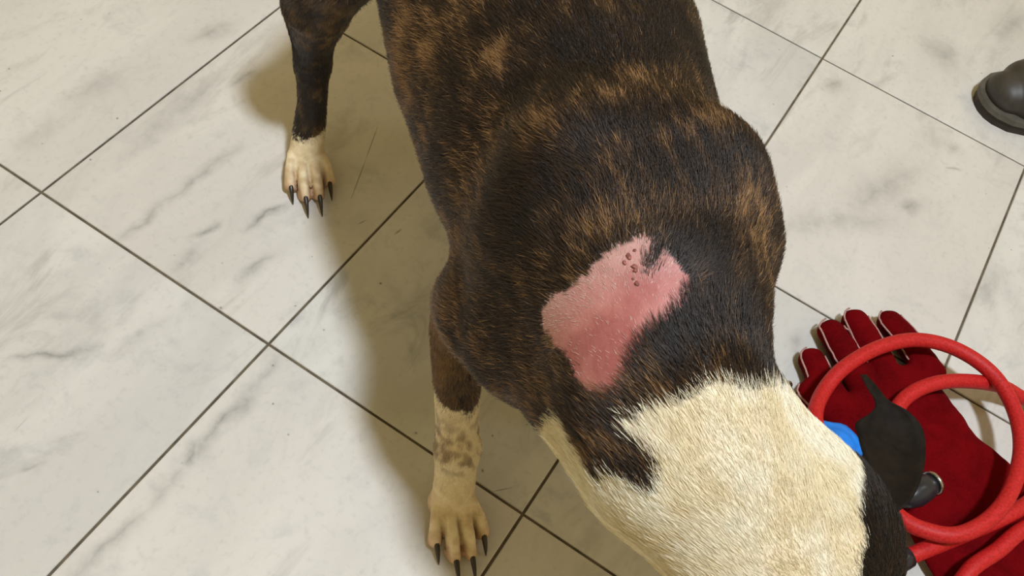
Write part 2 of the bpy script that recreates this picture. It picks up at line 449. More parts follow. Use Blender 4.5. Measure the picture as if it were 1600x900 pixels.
def hindleg(sgn, dx, dy):
    def q(x, y, z, r): return (x+dx, sgn*(y+dy), z, r)
    fd.loft([q(-.47, .055, .345, .05)+(.06,), q(-.465, .085, .31, .048)+(.056,), q(-.455, .118, .275, .040)+(.046,)], .025)
    fd.chain([q(-.452, .128, .27, .042), q(-.460, .140, .215, .034), q(-.474, .143, .155, .021), q(-.481, .143, .118, .0175)], .02)
    fd.chain([q(-.488, .142, .128, .012), q(-.481, .143, .115, .017), q(-.466, .146, .075, .0155), q(-.452, .152, .045, .0175), q(-.442, .156, .028, .0185)], .012)
    toes = []
    for (bx, by, tx, ty, r) in ((-.438, .1445, -.404, .1370, .0066), (-.432, .1520, -.388, .1505, .0070), (-.432, .1630, -.388, .1655, .0070), (-.438, .1715, -.404, .1790, .0066)):
        fd.chain([q(bx, by, .0265, r*1.0), q(bx*.45+tx*.55, by*.3+ty*.7, .0235, r*.96), q(tx-.003, ty, .0115, r*1.08)], .0015)
        toes.append(q(tx-.003, ty, .0115, r))
    fd.ell(q(-.440, .157, .013, 0)[:3], (.020, .021, .012), .006)
    return toes
# neck and head
neck = [(-.06, .004, .36, .08, .085), (.0, -.004, .37, .072, .074), (.05, -.012, .368, .064, .066), (.09, -.004, .352, .059, .062), (.125, .022, .328, .056, .058), (.15, .055, .305, .054, .054)]
fd.loft(neck, .035)
fd.chain([(-.03, -.045, .31, .04), (.03, -.034, .318, .043), (.08, -.018, .322, .040)], .03)
fd.chain([(.06, .03, .335, .045), (.105, .066, .305, .045), (.14, .085, .285, .045)], .010)
HC = np.array([.148, .082, .285]); hf = np.array([.70, .28, -.66]); hf /= np.linalg.norm(hf)
hl = np.cross((0, 0, 1), hf); hl /= np.linalg.norm(hl); hu = np.cross(hf, hl)
HR = np.array([hf, hl, hu])
def hp(a, b, c): return HC+a*hf+b*hl+c*hu
fd.ell(HC, (.070, .058, .052), .03, HR)
for sgn in (-1, 1): fd.ell(hp(.0, sgn*.038, -.018), (.045, .028, .036), .015, HR)
P0, P1, P2 = hp(.04, 0, -.012), hp(.09, 0, -.022), hp(.135, 0, -.026)
fd.loft([tuple(P0)+(.04, .04), tuple(P1)+(.031, .031), tuple(P2)+(.026, .027)], .018, lat=hl)
for sgn in (-1, 1):
    fd.ell(hp(.118, sgn*.014, -.038), (.028, .016, .02), .008, HR)
    fd.ell(hp(.045, sgn*.032, .022), (.02, .012, .01), .01, HR)
toesL = foreleg(1, -.085, -.01); toesR = foreleg(-1, 0., 0.)
htR = hindleg(-1, 0., 0.); htL = hindleg(1, .02, -.02)
fd.chain([(-.40, 0, .385, .024), (-.45, 0, .36, .018), (-.50, .005, .30, .0135), (-.53, .01, .22, .010), (-.545, .01, .15, .006)], .02)
BV, BF = fd.mesh(); BR = relax(BV, BF, 2, .4); BV = np.where(BV[:, 2:] < .034, BV*.75+BR*.25, BR); # clefts between the toes
for toes in (toesR, toesL, htR, htL):
    for (x0, y0, z0, r0), (x1, y1, z1, r1) in zip(toes, toes[1:]):
        xg = max(x0, x1); yg = (y0+y1)/2; xb = xg-.034
        k = np.exp(-((BV[:, 1]-yg)/.0021)**2)*sstep(xb, xb+.012, BV[:, 0])*(BV[:, 0] < xg+.02)*(BV[:, 2] < .04)*sstep(.004, .010, BV[:, 2])
        BV[:, 2] -= .0085*k; BV[:, 0] -= .006*k*(BV[:, 0] > xg-.006)
BV[:, 2] = np.maximum(BV[:, 2], .0005)
BN = vnormals(BV, BF)

def in_poly(P, poly):
    x, y = P[:, 0], P[:, 1]; r = np.zeros(len(P), bool); n = len(poly)
    for i in range(n):
        (x0, y0), (x1, y1) = poly[i], poly[(i+1) % n]
        c = ((y0 > y) != (y1 > y)); r ^= c & (x < (x1-x0)*(y-y0)/((y1-y0) if y1 != y0 else 1e-9)+x0)
    return r
PINK = [(-0.0075, -0.0256, 0.4404), (0.0035, -0.0196, 0.4421), (0.0124, -0.0152, 0.4418), (0.026, -0.0098, 0.4392), (0.0376, -0.0166, 0.4364), (0.0445, -0.0257, 0.4334), (0.0496, -0.0389, 0.4279), (0.0602, -0.0491, 0.421), (0.0705, -0.0578, 0.412), (0.0706, -0.0669, 0.3997), (0.0561, -0.0708, 0.3934), (0.0429, -0.0709, 0.3925), (0.0252, -0.0735, 0.384), (0.0104, -0.0756, 0.378), (0.0015, -0.0763, 0.3817), (0.0012, -0.0726, 0.3946), (0.0036, -0.0664, 0.407), (0.0016, -0.0574, 0.4196), (-0.0011, -0.0473, 0.4291), (-0.0036, -0.0367, 0.4358)]
WHITE = [(0.0742, 0.049, 0.3897), (0.0867, 0.0265, 0.4098), (0.0883, 0.0077, 0.4193), (0.0828, -0.0035, 0.4244), (0.0801, -0.0144, 0.4263), (0.0828, -0.022, 0.4239), (0.0869, -0.0308, 0.419), (0.0879, -0.0405, 0.4132), (0.0869, -0.0493, 0.4066), (0.0842, -0.0573, 0.3989), (0.0903, -0.0538, 0.3985), (0.0998, -0.0488, 0.3966), (0.1065, -0.0466, 0.3937), (0.1137, -0.05, 0.3826), (0.111, -0.0541, 0.3771), (0.1005, -0.0589, 0.3774), (0.0946, -0.0638, 0.3693), (0.0965, -0.0657, 0.3564), (0.0899, -0.0685, 0.3511), (0.0795, -0.0713, 0.3516), (0.0726, -0.073, 0.3545), (0.0638, -0.0753, 0.3585), (0.0516, -0.0784, 0.3426)]
def wrapq(P):
    """unrolled coat coordinates: distance along the dog, angle round the body"""
    P = np.asarray(P, float); return np.stack([P[:, 0], .08*np.arctan2(P[:, 1], P[:, 2]-.33)], 1)
TUFT = [(-0.0036, -0.0164, 0.443), (-0.0056, -0.0211, 0.4419), (0.0017, -0.0254, 0.4406), (0.016, -0.034, 0.435), (0.0188, -0.0317, 0.4354), (0.0048, -0.0208, 0.4417)]
tuft_q = [tuple(q) for q in wrapq(TUFT)]
WHITE = WHITE[:10]+[(x+.007, y+(.003 if y > -.056 else 0), z) for x, y, z in WHITE[10:19]]+WHITE[19:]
pink_q = [tuple(q) for q in wrapq(PINK)]
white_q = [(.05, .3), (.062, .12)]+[tuple(q) for q in wrapq(WHITE)]+[(.04, -.16), (-.03, -.26), (-.03, -.3), (.6, -.3), (.6, .3)]
C_DARK, C_BROWN, C_TAN = srgb(30, 22, 18), srgb(62, 43, 28), srgb(156, 118, 76)
C_WHITE, C_CREAM = srgb(243, 235, 214), srgb(233, 219, 186)
# (x, y, z, radius, amount): lighter and darker areas of the brindle
BLOBS = [(-.267, -.106, .348, .05, .12), (-.225, -.106, .33, .05, .10), (-.232, -.09, .38, .03, .10), (-.178, -.061, .409, .016, .22), (-.103, -.059, .432, .014, .22), (-.125, .013, .44, .022, .16),
         (-.131, .056, .424, .02, .12), (-.025, .053, .43, .02, .16), (.002, .056, .415, .022, .14), (-.11, -.034, .4425, .015, .1), (-.145, -.098, .316, .04, .1), (-.088, -.095, .346, .03, .08),
         (.058, -.065, .404, .012, .14), (.07, -.047, .42, .010, .16), (-.014, -.010, .444, .012, .12), (-.027, -.042, .433, .014, .12), (-.053, -.105, .25, .06, .10), (-.08, -.09, .17, .05, .06),
         (-.161, -.025, .43, .03, -.16), (-.156, -.087, .37, .03, -.08), (-.053, -.072, .409, .03, -.14), (-.049, -.094, .358, .03, -.1), (-.188, .083, .406, .03, -.14), (.0135, .016, .44, .022, -.14),
         (.066, -.027, .43, .012, -.12), (-.05, .027, .446, .025, -.08), (-.47, -.14, .1, .08, -.1)]
def masks(P, J):
    Q = wrapq(P+J)
    pink = in_poly(Q, pink_q) & (P[:, 2] > .33) & ~in_poly(Q, tuft_q)
    z = P[:, 2]+J[:, 2]*1.5
    white = in_poly(Q, white_q) & (P[:, 2] > .16)
    white |= (P[:, 0] > -.06) & (P[:, 2] < .265) & (P[:, 2] > .15) & (np.abs(P[:, 1]) < .05)
    legF = (P[:, 2] < .2) & (P[:, 0] > -.25); legH = (P[:, 2] < .2) & (P[:, 0] < -.36)
    white |= legF & (z < .121+.25*np.abs(np.abs(P[:, 1])-.076)) | legH & (z < .050)
    hx = P-HC; head = (hx@hf > -.045) & (P[:, 0] > .10) & ((P[:, 0]*.419+P[:, 1]*.908) > .1419+J[:, 0])
    head |= (hx@hf > .01) & (hx@hl < -.036) & (P[:, 2] > .16)
    return pink, white & ~head, head
def coat(P, N, hair):
    """coat colour (linear rgb) for points on the body in the dog's own frame"""
    n = len(P); r = np.random.default_rng(11 if hair else 5)
    amp = .0022 if hair else .0006
    J = r.normal(0, amp, (n, 3))+.012*(np.stack([fbm(P*48), fbm(P*48+31), fbm(P*48+77)], 1)-.5)
    pink, white, head = masks(P, J)
    S = np.stack([P[:, 0]*26+P[:, 1]*7, P[:, 1]*9, P[:, 2]*9], 1)
    t = .46*fbm(S, 3)+.54*fbm(P*np.array([48, 150, 150])+9, 3)
    for x, y, z, rad, a in BLOBS:
        t = t+a*np.exp(-((P[:, 0]-x)**2+(P[:, 1]-y)**2+(P[:, 2]-z)**2)/rad**2)
    if hair: t = t+r.normal(0, .115, n)-.055
    t = t[:, None]
    c = C_DARK+(C_BROWN-C_DARK)*sstep(.34, .56, t); c = c+(C_TAN-c)*sstep(.56, .80, t)
    legm = ((P[:, 2] < .26) & (np.abs(P[:, 1]) > .05))[:, None]
    c = np.where(legm, C_DARK+(srgb(142, 108, 64)-C_DARK)*sstep(.28, .72, t-.1*(P[:, 0] < -.36)[:, None]), c)
    hm = head[:, None]; c = np.where(hm, srgb(30, 23, 19)*(1-sstep(.4, .7, t))+srgb(60, 40, 24)*sstep(.4, .7, t), c)
    wv = fbm(P*40+3, 3)[:, None]
    wc = C_WHITE+(C_CREAM-C_WHITE)*sstep(.3, .7, wv)
    # worn, dirty stain on the white of the legs and paws
    dirt = (sstep(.40, .64, fbm(P*150+50, 3))*sstep(.13, .09, P[:, 2])*sstep(.055, .075, P[:, 2])*.75)[:, None]
    lw = (P[:, 2] < .14)[:, None]; wl = srgb(240, 224, 186)
    wl = wl+(srgb(205, 160, 128)-wl)*(sstep(.024, .010, P[:, 2])[:, None]*.8)
    wl = wl+(srgb(178, 140, 88)-wl)*(sstep(.40, .70, fbm(P*120+12, 3))*sstep(.050, .03, P[:, 2])*.45)[:, None]
    wc = np.where(lw, wl+(srgb(120, 92, 58)-wl)*dirt, wc)
    c = np.where(white[:, None], wc, c)
    if hair: c = c*np.exp(r.normal(0, .12, (n, 1)))
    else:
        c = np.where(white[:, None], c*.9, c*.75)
        pk = srgb(182, 120, 114)+(srgb(160, 94, 90)-srgb(182, 120, 114))*sstep(.35, .65, fbm(P*55+8, 3))[:, None]
        rim = sstep(.03, -.01, P[:, 0])[:, None]
        pk = pk+(srgb(186, 150, 144)-pk)*rim*.75
        c = np.where(pink[:, None], pk, c)
    return np.clip(c, .002, 1)
t = NT('dog_skin'); a = t.new('ShaderNodeAttribute', attribute_name='coat'); tc = t.new('ShaderNodeTexCoord').outputs['Object']
n1 = t.noise(tc, 420, 4, .6); n2 = t.noise(tc, 150, 3, .6)
t.set(Base_Color=t.mix(t.maprange(n2, .3, .7, 0, .6), a.outputs['Color'], t.mix(1.0, a.outputs['Color'], (.86, .74, .72, 1), 'MULTIPLY')), Roughness=.55, Specular_IOR_Level=.35)
t.bump(n1, .35, .0012)
M_skin = t.m
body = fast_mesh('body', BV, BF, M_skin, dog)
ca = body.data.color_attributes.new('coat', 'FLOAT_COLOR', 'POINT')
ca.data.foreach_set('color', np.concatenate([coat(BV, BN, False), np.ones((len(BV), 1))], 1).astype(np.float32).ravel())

# fur: short lying hairs
def fur(count):
    T = np.concatenate([BF[:, [0, 1, 2]], BF[:, [0, 2, 3]]])
    ar = np.linalg.norm(np.cross(BV[T[:, 1]]-BV[T[:, 0]], BV[T[:, 2]]-BV[T[:, 0]]), axis=1)/2
    ctr = BV[T].mean(1); nn = BN[T].mean(1)
    wgt = ar*np.where(nn[:, 2] < -.2, .2, 1.)*np.where(ctr[:, 0] < -.40, .6, 1.)*np.where(ctr[:, 2] < .13, .8, 1.)
    ti = rng.choice(len(T), count, p=wgt/wgt.sum())
    u, v = rng.random(count), rng.random(count); f = u+v > 1; u[f], v[f] = 1-u[f], 1-v[f]
    tri = T[ti]; P = BV[tri[:, 0]]*(1-u-v)[:, None]+BV[tri[:, 1]]*u[:, None]+BV[tri[:, 2]]*v[:, None]
    N = BN[tri[:, 0]]*(1-u-v)[:, None]+BN[tri[:, 1]]*u[:, None]+BN[tri[:, 2]]*v[:, None]; N /= np.linalg.norm(N, axis=1)[:, None]
    J = .012*(np.stack([fbm(P*48), fbm(P*48+31), fbm(P*48+77)], 1)-.5)+rng.normal(0, .0022, P.shape)
    pink, white, head = masks(P, J)
    thin = pink & (rng.random(count) > np.where(P[:, 0] < .02, .34, .07)*np.where(P[:, 1] > -.03, 2.2, 1))
    low = P[:, 2] < .012
    k = ~(thin | low | (P[:, 2] < .02) & (rng.random(count) > .5))
    P, N, pink, white, head = P[k], N[k], pink[k], white[k], head[k]; n = len(P)
    F = np.tile(np.array([-1., 0, -.3]), (n, 1)); F[:, 2] -= .5*np.abs(N[:, 1])
    nk = sstep(.03, .10, P[:, 0])[:, None]; F = F*(1-nk)+nk*np.array([-.8, -.35, .25])
    lg = (sstep(.26, .2, P[:, 2])*(np.abs(P[:, 1]) > .045))[:, None]; F = F*(1-lg)+lg*np.array([.1, 0, -1.])
    pc = np.array([.028, -.045, .42]); dv = P-pc; dist = np.linalg.norm(dv, axis=1)[:, None]; ra = np.exp(-((dist-.045)/.03)**2)*.8*(P[:, :1] < .03)
    F = F/np.linalg.norm(F, axis=1)[:, None]*(1-ra)+ra*dv/(dist+1e-6)
    sw = np.stack([fbm(P*28+5), fbm(P*28+41), fbm(P*28+83)], 1)-.5
    F = F/np.linalg.norm(F, axis=1)[:, None]+sw*np.where(white, .35, .7)[:, None]+rng.normal(0, 1, (n, 3))*np.where(white, .12, .17)[:, None]
    F -= N*(F*N).sum(1)[:, None]; F /= np.linalg.norm(F, axis=1)[:, None]+1e-9
    L = np.full(n, .0086); L = np.where(P[:, 2] < .24, .0065, L); L = np.where(P[:, 2] < .13, .0045, L); L = np.where(P[:, 2] < .045, .0024, L); L = np.where(P[:, 2] < .03, .0016, L)
    L = np.where(white & (P[:, 0] > .05), .0068, L); L = np.where(P[:, 0] > .16, .0055, L); L = np.where(pink, .0032, L)
    L = L*rng.uniform(.6, 1.25, n)
    tilt = np.clip(rng.normal(.30, .10, n)*np.where(white, .75, 1), .08, .8)
    D0 = F*np.cos(tilt*1.5)[:, None]+N*np.sin(tilt*1.5)[:, None]; D1 = F*np.cos(tilt*.5)[:, None]+N*np.sin(tilt*.5)[:, None]
    p0 = P-N*.0005; p1 = p0+D0*(L*.35)[:, None]; p2 = p1+D1*(L*.35)[:, None]; p3 = p2+(D1*.9+F*.1)*(L*.3)[:, None]
    pts = np.stack([p0, p1, p2, p3], 1)
    C = coat(P, N, True); C = np.where(pink[:, None], srgb(205, 180, 172)*np.exp(rng.normal(0, .15, (n, 1))), C)
    t = NT('dog_fur'); a = t.new('ShaderNodeAttribute', attribute_name='coat')
    t.set(Base_Color=a.outputs['Color'], Roughness=.42, Specular_IOR_Level=.45)
    hc = bpy.data.hair_curves.new('fur'); hc.add_curves([4]*n)
    hc.attributes['position'].data.foreach_set('vector', pts.astype(np.float32).ravel())
    ra_ = hc.attributes.get('radius') or hc.attributes.new('radius', 'FLOAT', 'POINT')
    base = np.where(pink, .8, 1)*rng.uniform(.00008, .00014, n)*np.where(white, .85, 1)*np.where(P[:, 2] < .2, .9, 1)
    ra_.data.foreach_set('value', (base[:, None]*np.array([1., 1., .75, .2])).astype(np.float32).ravel())
    at = hc.attributes.new('coat', 'FLOAT_COLOR', 'CURVE')
    at.data.foreach_set('color', np.concatenate([np.clip(C, 0, 1), np.ones((n, 1))], 1).astype(np.float32).ravel())
    hc.materials.append(t.m)
    o = bpy.data.objects.new('fur', hc); col.objects.link(o); o.parent = dog
    tag(o, kind='stuff')
    return o
fur(560000)

# claws, ears, eyes, nose, scabs
M_claw = simple_mat('dark_claw', (40, 33, 28), .35, 90, .3)
for toes in (toesR, toesL, htR, htL):
    for k, (x, y, z, r) in enumerate(toes):
        ln = .017 if k in (1, 2) else .013
        p = smooth_path([(x+r*.35, y, z+.003), (x+r*.9, y, z+.002), (x+r*.9+ln*.55, y, z-.003), (x+r*.9+ln, y, .0012)], 7)
        V, F = tube_mesh(p, [.0028, .0028, .0026, .0024, .0019, .0013, .0005], 8)
        mesh_obj('claw', V, F, M_claw, dog)
EAR = [
    ((0.1420, 0.1157, 0.3250), (0.1446, 0.1283, 0.3250)),
    ((0.1334, 0.1183, 0.3232), (0.1383, 0.1431, 0.3232)),
    ((0.1248, 0.1218, 0.3213), (0.1310, 0.1535, 0.3213)),
    ((0.1161, 0.1253, 0.3195), (0.1231, 0.1623, 0.3195)),
    ((0.1069, 0.1280, 0.3177), (0.1148, 0.1699, 0.3177)),
    ((0.0975, 0.1303, 0.3158), (0.1061, 0.1763, 0.3158)),
    ((0.0881, 0.1336, 0.3140), (0.0969, 0.1815, 0.3140)),
    ((0.0794, 0.1367, 0.3123), (0.0880, 0.1838, 0.3123)),
    ((0.0745, 0.1499, 0.3111), (0.0803, 0.1820, 0.3111)),
    ((0.0706, 0.1574, 0.3101), (0.0745, 0.1790, 0.3101)),
    ((0.0643, 0.1613, 0.3089), (0.0662, 0.1716, 0.3089)),
    ((0.0535, 0.1615, 0.3071), (0.0550, 0.1701, 0.3071)),
    ((0.0427, 0.1628, 0.3053), (0.0435, 0.1676, 0.3053)),
]
EAR_N = (0.2373, -0.5731, 0.7844)

t = NT('ear_velvet'); tc = t.new('ShaderNodeTexCoord').outputs['Object']
t.set(Base_Color=t.mix(t.maprange(t.noise(tc, 90, 5, .7), .3, .7), rgba(15, 11, 7), rgba(30, 22, 14)), Roughness=.75, Specular_IOR_Level=.15)
t.bump(t.noise(tc, 900, 3), .4, .0006); M_ear = t.m
def ear_mesh(rows, nrm):
    nrm = np.array(nrm); nv = 9; R = len(rows); rows = np.array(rows)
    rows = np.stack([np.stack([smooth_path(rows[:, k], 30)]) [0] for k in (0, 1)], 1); R = len(rows)
    top, bot = [], []
    for i, (l, r) in enumerate(rows):
        wd = np.linalg.norm(r-l)
        for j in range(nv):
            q = j/(nv-1); p = l+(r-l)*q
            cup = -.20*wd*(1-(2*q-1)**2)+.004*math.sin(i*.35)*q
            th = .0028*(1-.75*abs(2*q-1)**3)*(1-.5*i/R)
            top.append(p+nrm*(cup+th)); bot.append(p+nrm*(cup-th))
    V = top+bot; n = R*nv; F = []
    for i in range(R-1):
        for j in range(nv-1):
            a = i*nv+j; F.append((a, a+1, a+nv+1, a+nv)); F.append((n+a, n+a+nv, n+a+nv+1, n+a+1))
        F.append((i*nv, (i+1)*nv, n+(i+1)*nv, n+i*nv)); e = i*nv+nv-1; F.append((e, n+e, n+e+nv, e+nv))
    for j in range(nv-1):
        F.append((j, n+j, n+j+1, j+1)); e = (R-1)*nv+j; F.append((e, e+1, n+e+1, n+e))
    return V, F
E0 = [(np.array(a), np.array(b)) for a, b in EAR]
basec = (E0[0][0]+E0[0][1])/2
root = hp(-.012, .042, .022)
rows = [(root-(E0[0][1]-E0[0][0])*.55, root+(E0[0][1]-E0[0][0])*.55)]+E0
V, F = ear_mesh(rows, EAR_N); o = mesh_obj('ear', V, F, M_ear, dog); o['label'] = 'dark brown pointed ear'
# the other ear hangs beside the cheek
ul = E0[-1][0]-basec; ul /= np.linalg.norm(ul); vl = E0[5][1]-E0[5][0]; vl -= ul*(vl@ul); vl /= np.linalg.norm(vl)
du = .35*hf-.6*hl-.7*hu; du /= np.linalg.norm(du); dvv = hf-du*(hf@du); dvv /= np.linalg.norm(dvv); b2 = hp(-.015, -.045, .024)
rr = [tuple(b2+du*((e-basec)@ul)-dvv*((e-basec)@vl) for e in ab) for ab in E0]
V, F = ear_mesh([(b2+dvv*.008-du*.01, b2-dvv*.008-du*.01)]+rr, -np.cross(du, dvv)); o = mesh_obj('ear', V, F, M_ear, dog)
def ball(name, c, r, mat, parent, R=None, nu=14, nv=9, f=None):
    V = []; F = []
    for j in range(nv+1):
        ph = math.pi*j/nv
        for i in range(nu):
            th = 2*math.pi*i/nu; v = np.array([r[0]*math.sin(ph)*math.cos(th), r[1]*math.sin(ph)*math.sin(th), r[2]*math.cos(ph)])
            if f: v = f(v)
            V.append(np.array(c)+(v if R is None else np.asarray(R).T@v))
    for j in range(nv):
        for i in range(nu): F.append((j*nu+i, j*nu+(i+1) % nu, (j+1)*nu+(i+1) % nu, (j+1)*nu+i)[::-1])
    return mesh_obj(name, V, F, mat, parent)
M_eye = simple_mat('eye', (30, 18, 10), .08, 200, .3); M_nose = simple_mat('nose', (28, 24, 24), .35, 300, .2, (.5, .001))
for sgn in (-1, 1): ball('eye', hp(.052, sgn*.031, .010), (.0105, .0105, .0105), M_eye, dog)
ball('nose', hp(.158, 0, -.016), (.009, .018, .013), M_nose, dog, HR)
M_scab = simple_mat('scab', (128, 74, 66), .6, 400, .4, (.6, .001))
bvs = BV[BN[:, 2] > .3]
for (x, y, sx, sy) in ((.0035, -.0362, .0032, .0018), (.0062, -.0392, .0022, .0014), (.0105, -.0345, .0024, .0030), (.0128, -.0350, .0016, .0018), (.0200, -.0362, .0022, .0016), (.0165, -.0372, .0012, .0012), (.0015, -.0325, .0012, .0016)):
    p = bvs[np.argmin((bvs[:, 0]-x)**2+(bvs[:, 1]-y)**2)]
    o = ball('scab', (x, y, p[2]+.0001), (sx*.75, sy*.75, .0007), M_scab, dog, None, 10, 6, lambda v: v*rng.uniform(.75, 1.2))

# ------------------------------------------------------------------ red leather glove
FINGERS = [[(0.3636, 0.5362), (0.3430, 0.5709), (0.3296, 0.5931)], [(0.3875, 0.5721), (0.3624, 0.6142), (0.3475, 0.6362)], [(0.4169, 0.5915), (0.3908, 0.6323), (0.3738, 0.6583)], [(0.4615, 0.6186), (0.4346, 0.6515), (0.4144, 0.6706)]]
THUMB = [[(0.4144, 0.5208), (0.3622, 0.5358), (0.3279, 0.5524)]]
PALM = [[(0.4043, 0.5793), (0.4279, 0.5556), (0.4624, 0.5176), (0.4987, 0.4752), (0.5303, 0.4405), (0.5783, 0.3872)]]
ROPE = [(0.4098, 0.3801, 0.0350), (0.4370, 0.3991, 0.0400), (0.4752, 0.4259, 0.0400), (0.5117, 0.4522, 0.0450), (0.5507, 0.4863, 0.0400), (0.6159, 0.5550, 0.0300), (0.6481, 0.5359, 0.0300), (0.6050, 0.4822, 0.0350), (0.5426, 0.4540, 0.0420), (0.5086, 0.4198, 0.0420), (0.4791, 0.3891, 0.0400), (0.4726, 0.3524, 0.0300), (0.5436, 0.3166, 0.0200), (0.6582, 0.4104, 0.0120), (0.6987, 0.5589, 0.0120), (0.6428, 0.6260, 0.0120), (0.5729, 0.6187, 0.0180), (0.5294, 0.6149, 0.0300), (0.4792, 0.5982, 0.0420), (0.4424, 0.5796, 0.0450), (0.4135, 0.5516, 0.0450), (0.3985, 0.5118, 0.0450), (0.3927, 0.4675, 0.0450), (0.3965, 0.4348, 0.0450), (0.4099, 0.4194, 0.0500), (0.4291, 0.4119, 0.0550), (0.4573, 0.4136, 0.0600), (0.4881, 0.4369, 0.0620), (0.5135, 0.4751, 0.0600), (0.5310, 0.5279, 0.0550), (0.5291, 0.5778, 0.0500), (0.5080, 0.6149, 0.0480), (0.4697, 0.6319, 0.0480), (0.4260, 0.6273, 0.0500), (0.3832, 0.6017, 0.0520), (0.3465, 0.5640, 0.0520), (0.3269, 0.5281, 0.0500), (0.3179, 0.4931, 0.0450), (0.3262, 0.4635, 0.0300)]
STOPPER = (0.4269, 0.4536, 0.0500)
CLIP = (0.4150, 0.3835, 0.0395)
BLUE = (0.3405, 0.4786, 0.0300)
RING = (0.3140, 0.5488, 0.0200)
SHOE_TOE = (0.5395, 1.0856, -0.0000)
SHOE_HEEL = (0.7069, 1.1452, 0.0000)
t = NT('red_suede'); tc = t.new('ShaderNodeTexCoord').outputs['Object']
n1 = t.noise(tc, 26, 5, .6, .5); n2 = t.noise(tc, 500, 4, .6)
cc = t.mix(t.maprange(n1, .3, .7), rgba(78, 1, 5), rgba(104, 3, 9)); cc = t.mix(t.maprange(n2, .35, .7, 0, .3), cc, rgba(120, 10, 14))
t.set(Base_Color=cc, Roughness=.9, Specular_IOR_Level=.05); t.bump(n2, .5, .0008); M_suede = t.m
M_pipe = simple_mat('piping', (170, 128, 120), .7, 300, .15)
gc = np.array(PALM[0][1]+(0.,)); glove = empty('glove', gc)
tag(glove, 'red suede work glove with pale piping lying under the red leash', 'glove')
def gl(p, z): return (p[0]-gc[0], p[1]-gc[1], z)
fg = Field((-.14, -.21, -.001), (.22, .16, .07), .0024)
pax = np.array(PALM[0][-1])-np.array(PALM[0][0]); pax /= np.linalg.norm(pax); plat = (pax[1], -pax[0], 0)
fg.loft([gl(p, z)+(w_, h_) for p, z, w_, h_ in zip(PALM[0], (.017, .018, .016, .015, .014, .013), (.060, .062, .061, .078, .085, .092), (.015, .016, .014, .013, .0125, .0125))], 0, plat)
for fi, fp in enumerate(FINGERS):
    r = (.0145, .0155, .016, .0155)[fi]; d2 = np.array(fp[-1])-np.array(fp[0]); d2 /= np.linalg.norm(d2)
    z = (.013, .016, .017, .016)[fi]
    fg.loft([gl(fp[0], .017)+(r*1.1, .0145), gl(fp[1], z)+(r*1.04, .0135), gl(fp[2], z-.001)+(r, .0125)], .004, (d2[1], -d2[0], 0))
th = THUMB[0]; d2 = np.array(th[-1])-np.array(th[0]); d2 /= np.linalg.norm(d2)
fg.loft([gl(th[0], .015)+(.024, .014), gl(th[1], .013)+(.019, .0125), gl(th[2], .012)+(.0155, .011)], .01, (d2[1], -d2[0], 0))
# a crease over the back of the hand and soft wrinkles
GV, GF = fg.mesh(); GV = relax(GV, GF, 3, .5); GN = vnormals(GV, GF)
wr = (fbm(GV*np.array([38, 38, 20]), 3)-.5)*.007*sstep(.008, .02, GV[:, 2]); GV = GV+GN*wr[:, None]; GV[:, 2] = np.maximum(GV[:, 2], .0004)
fast_mesh('glove_body', GV, GF, M_suede, glove)
for fi, fp in enumerate(FINGERS+THUMB):
    r = (.0155, .0165, .017, .0165, .0155)[fi]; a, b, c = [np.array(q) for q in fp]; d2 = (c-b)/np.linalg.norm(c-b); ln_ = np.array([d2[1], -d2[0]])*-1
    zz = (.013, .016, .017, .016, .012)[fi]
    for sd in ((1, -1) if fi < 4 else (1,)):
        pts = [a*.45+b*.55+ln_*sd*r*1.02, b+ln_*sd*r*1.03, c+ln_*sd*r*.98, c+ln_*sd*r*.72+d2*r*.66, c+ln_*sd*r*.1+d2*r*.99]
        if fi < 4 and sd == -1: pts = pts[:3]
        P = smooth_path([gl(q, zz+.0045) for q in pts], 14)
        near = [GV[np.argmin(((GV[:, :2]-p[:2])**2).sum(1)+4*(GV[:, 2]-p[2])**2)] for p in P]
        P = relax_line = np.array(near)*.6+P*.4
        V, F = tube_mesh(P, .0011, 6); mesh_obj('piping', V, F, M_pipe, glove)

# ------------------------------------------------------------------ red leash
leash = empty('leash', (.46, .55, 0)); lo = np.array([.46, .55, 0])
tag(leash, 'thick red rope leash coiled over the red glove', 'leash')
t = NT('red_rope'); tc = t.new('ShaderNodeTexCoord').outputs['Object']
n2 = t.noise(tc, 420, 3, .6); cc = t.mix(t.maprange(n2, .3, .7), rgba(164, 20, 22), rgba(194, 36, 36))
t.set(Base_Color=cc, Roughness=.55, Specular_IOR_Level=.3); t.bump(n2, .35, .0007); M_rope = t.m
ROPE = [(x, y, z+(.004 if z > .025 else .0)) for x, y, z in ROPE]; ROPE[-2] = ROPE[-2][:2]+(.062,); ROPE[-1] = ROPE[-1][:2]+(.066,)
RP = smooth_path(np.array(ROPE)-lo, 330); RP[:, 2] = np.maximum(RP[:, 2], .0085)
V, F = tube_mesh(RP, .0078, 14); mesh_obj('rope', V, F, M_rope, leash)
M_black = simple_mat('black_plastic', (34, 36, 42), .3, 80, .2); M_steel = simple_mat('steel', (190, 190, 188), .25, 60, .1, None, 1.0)
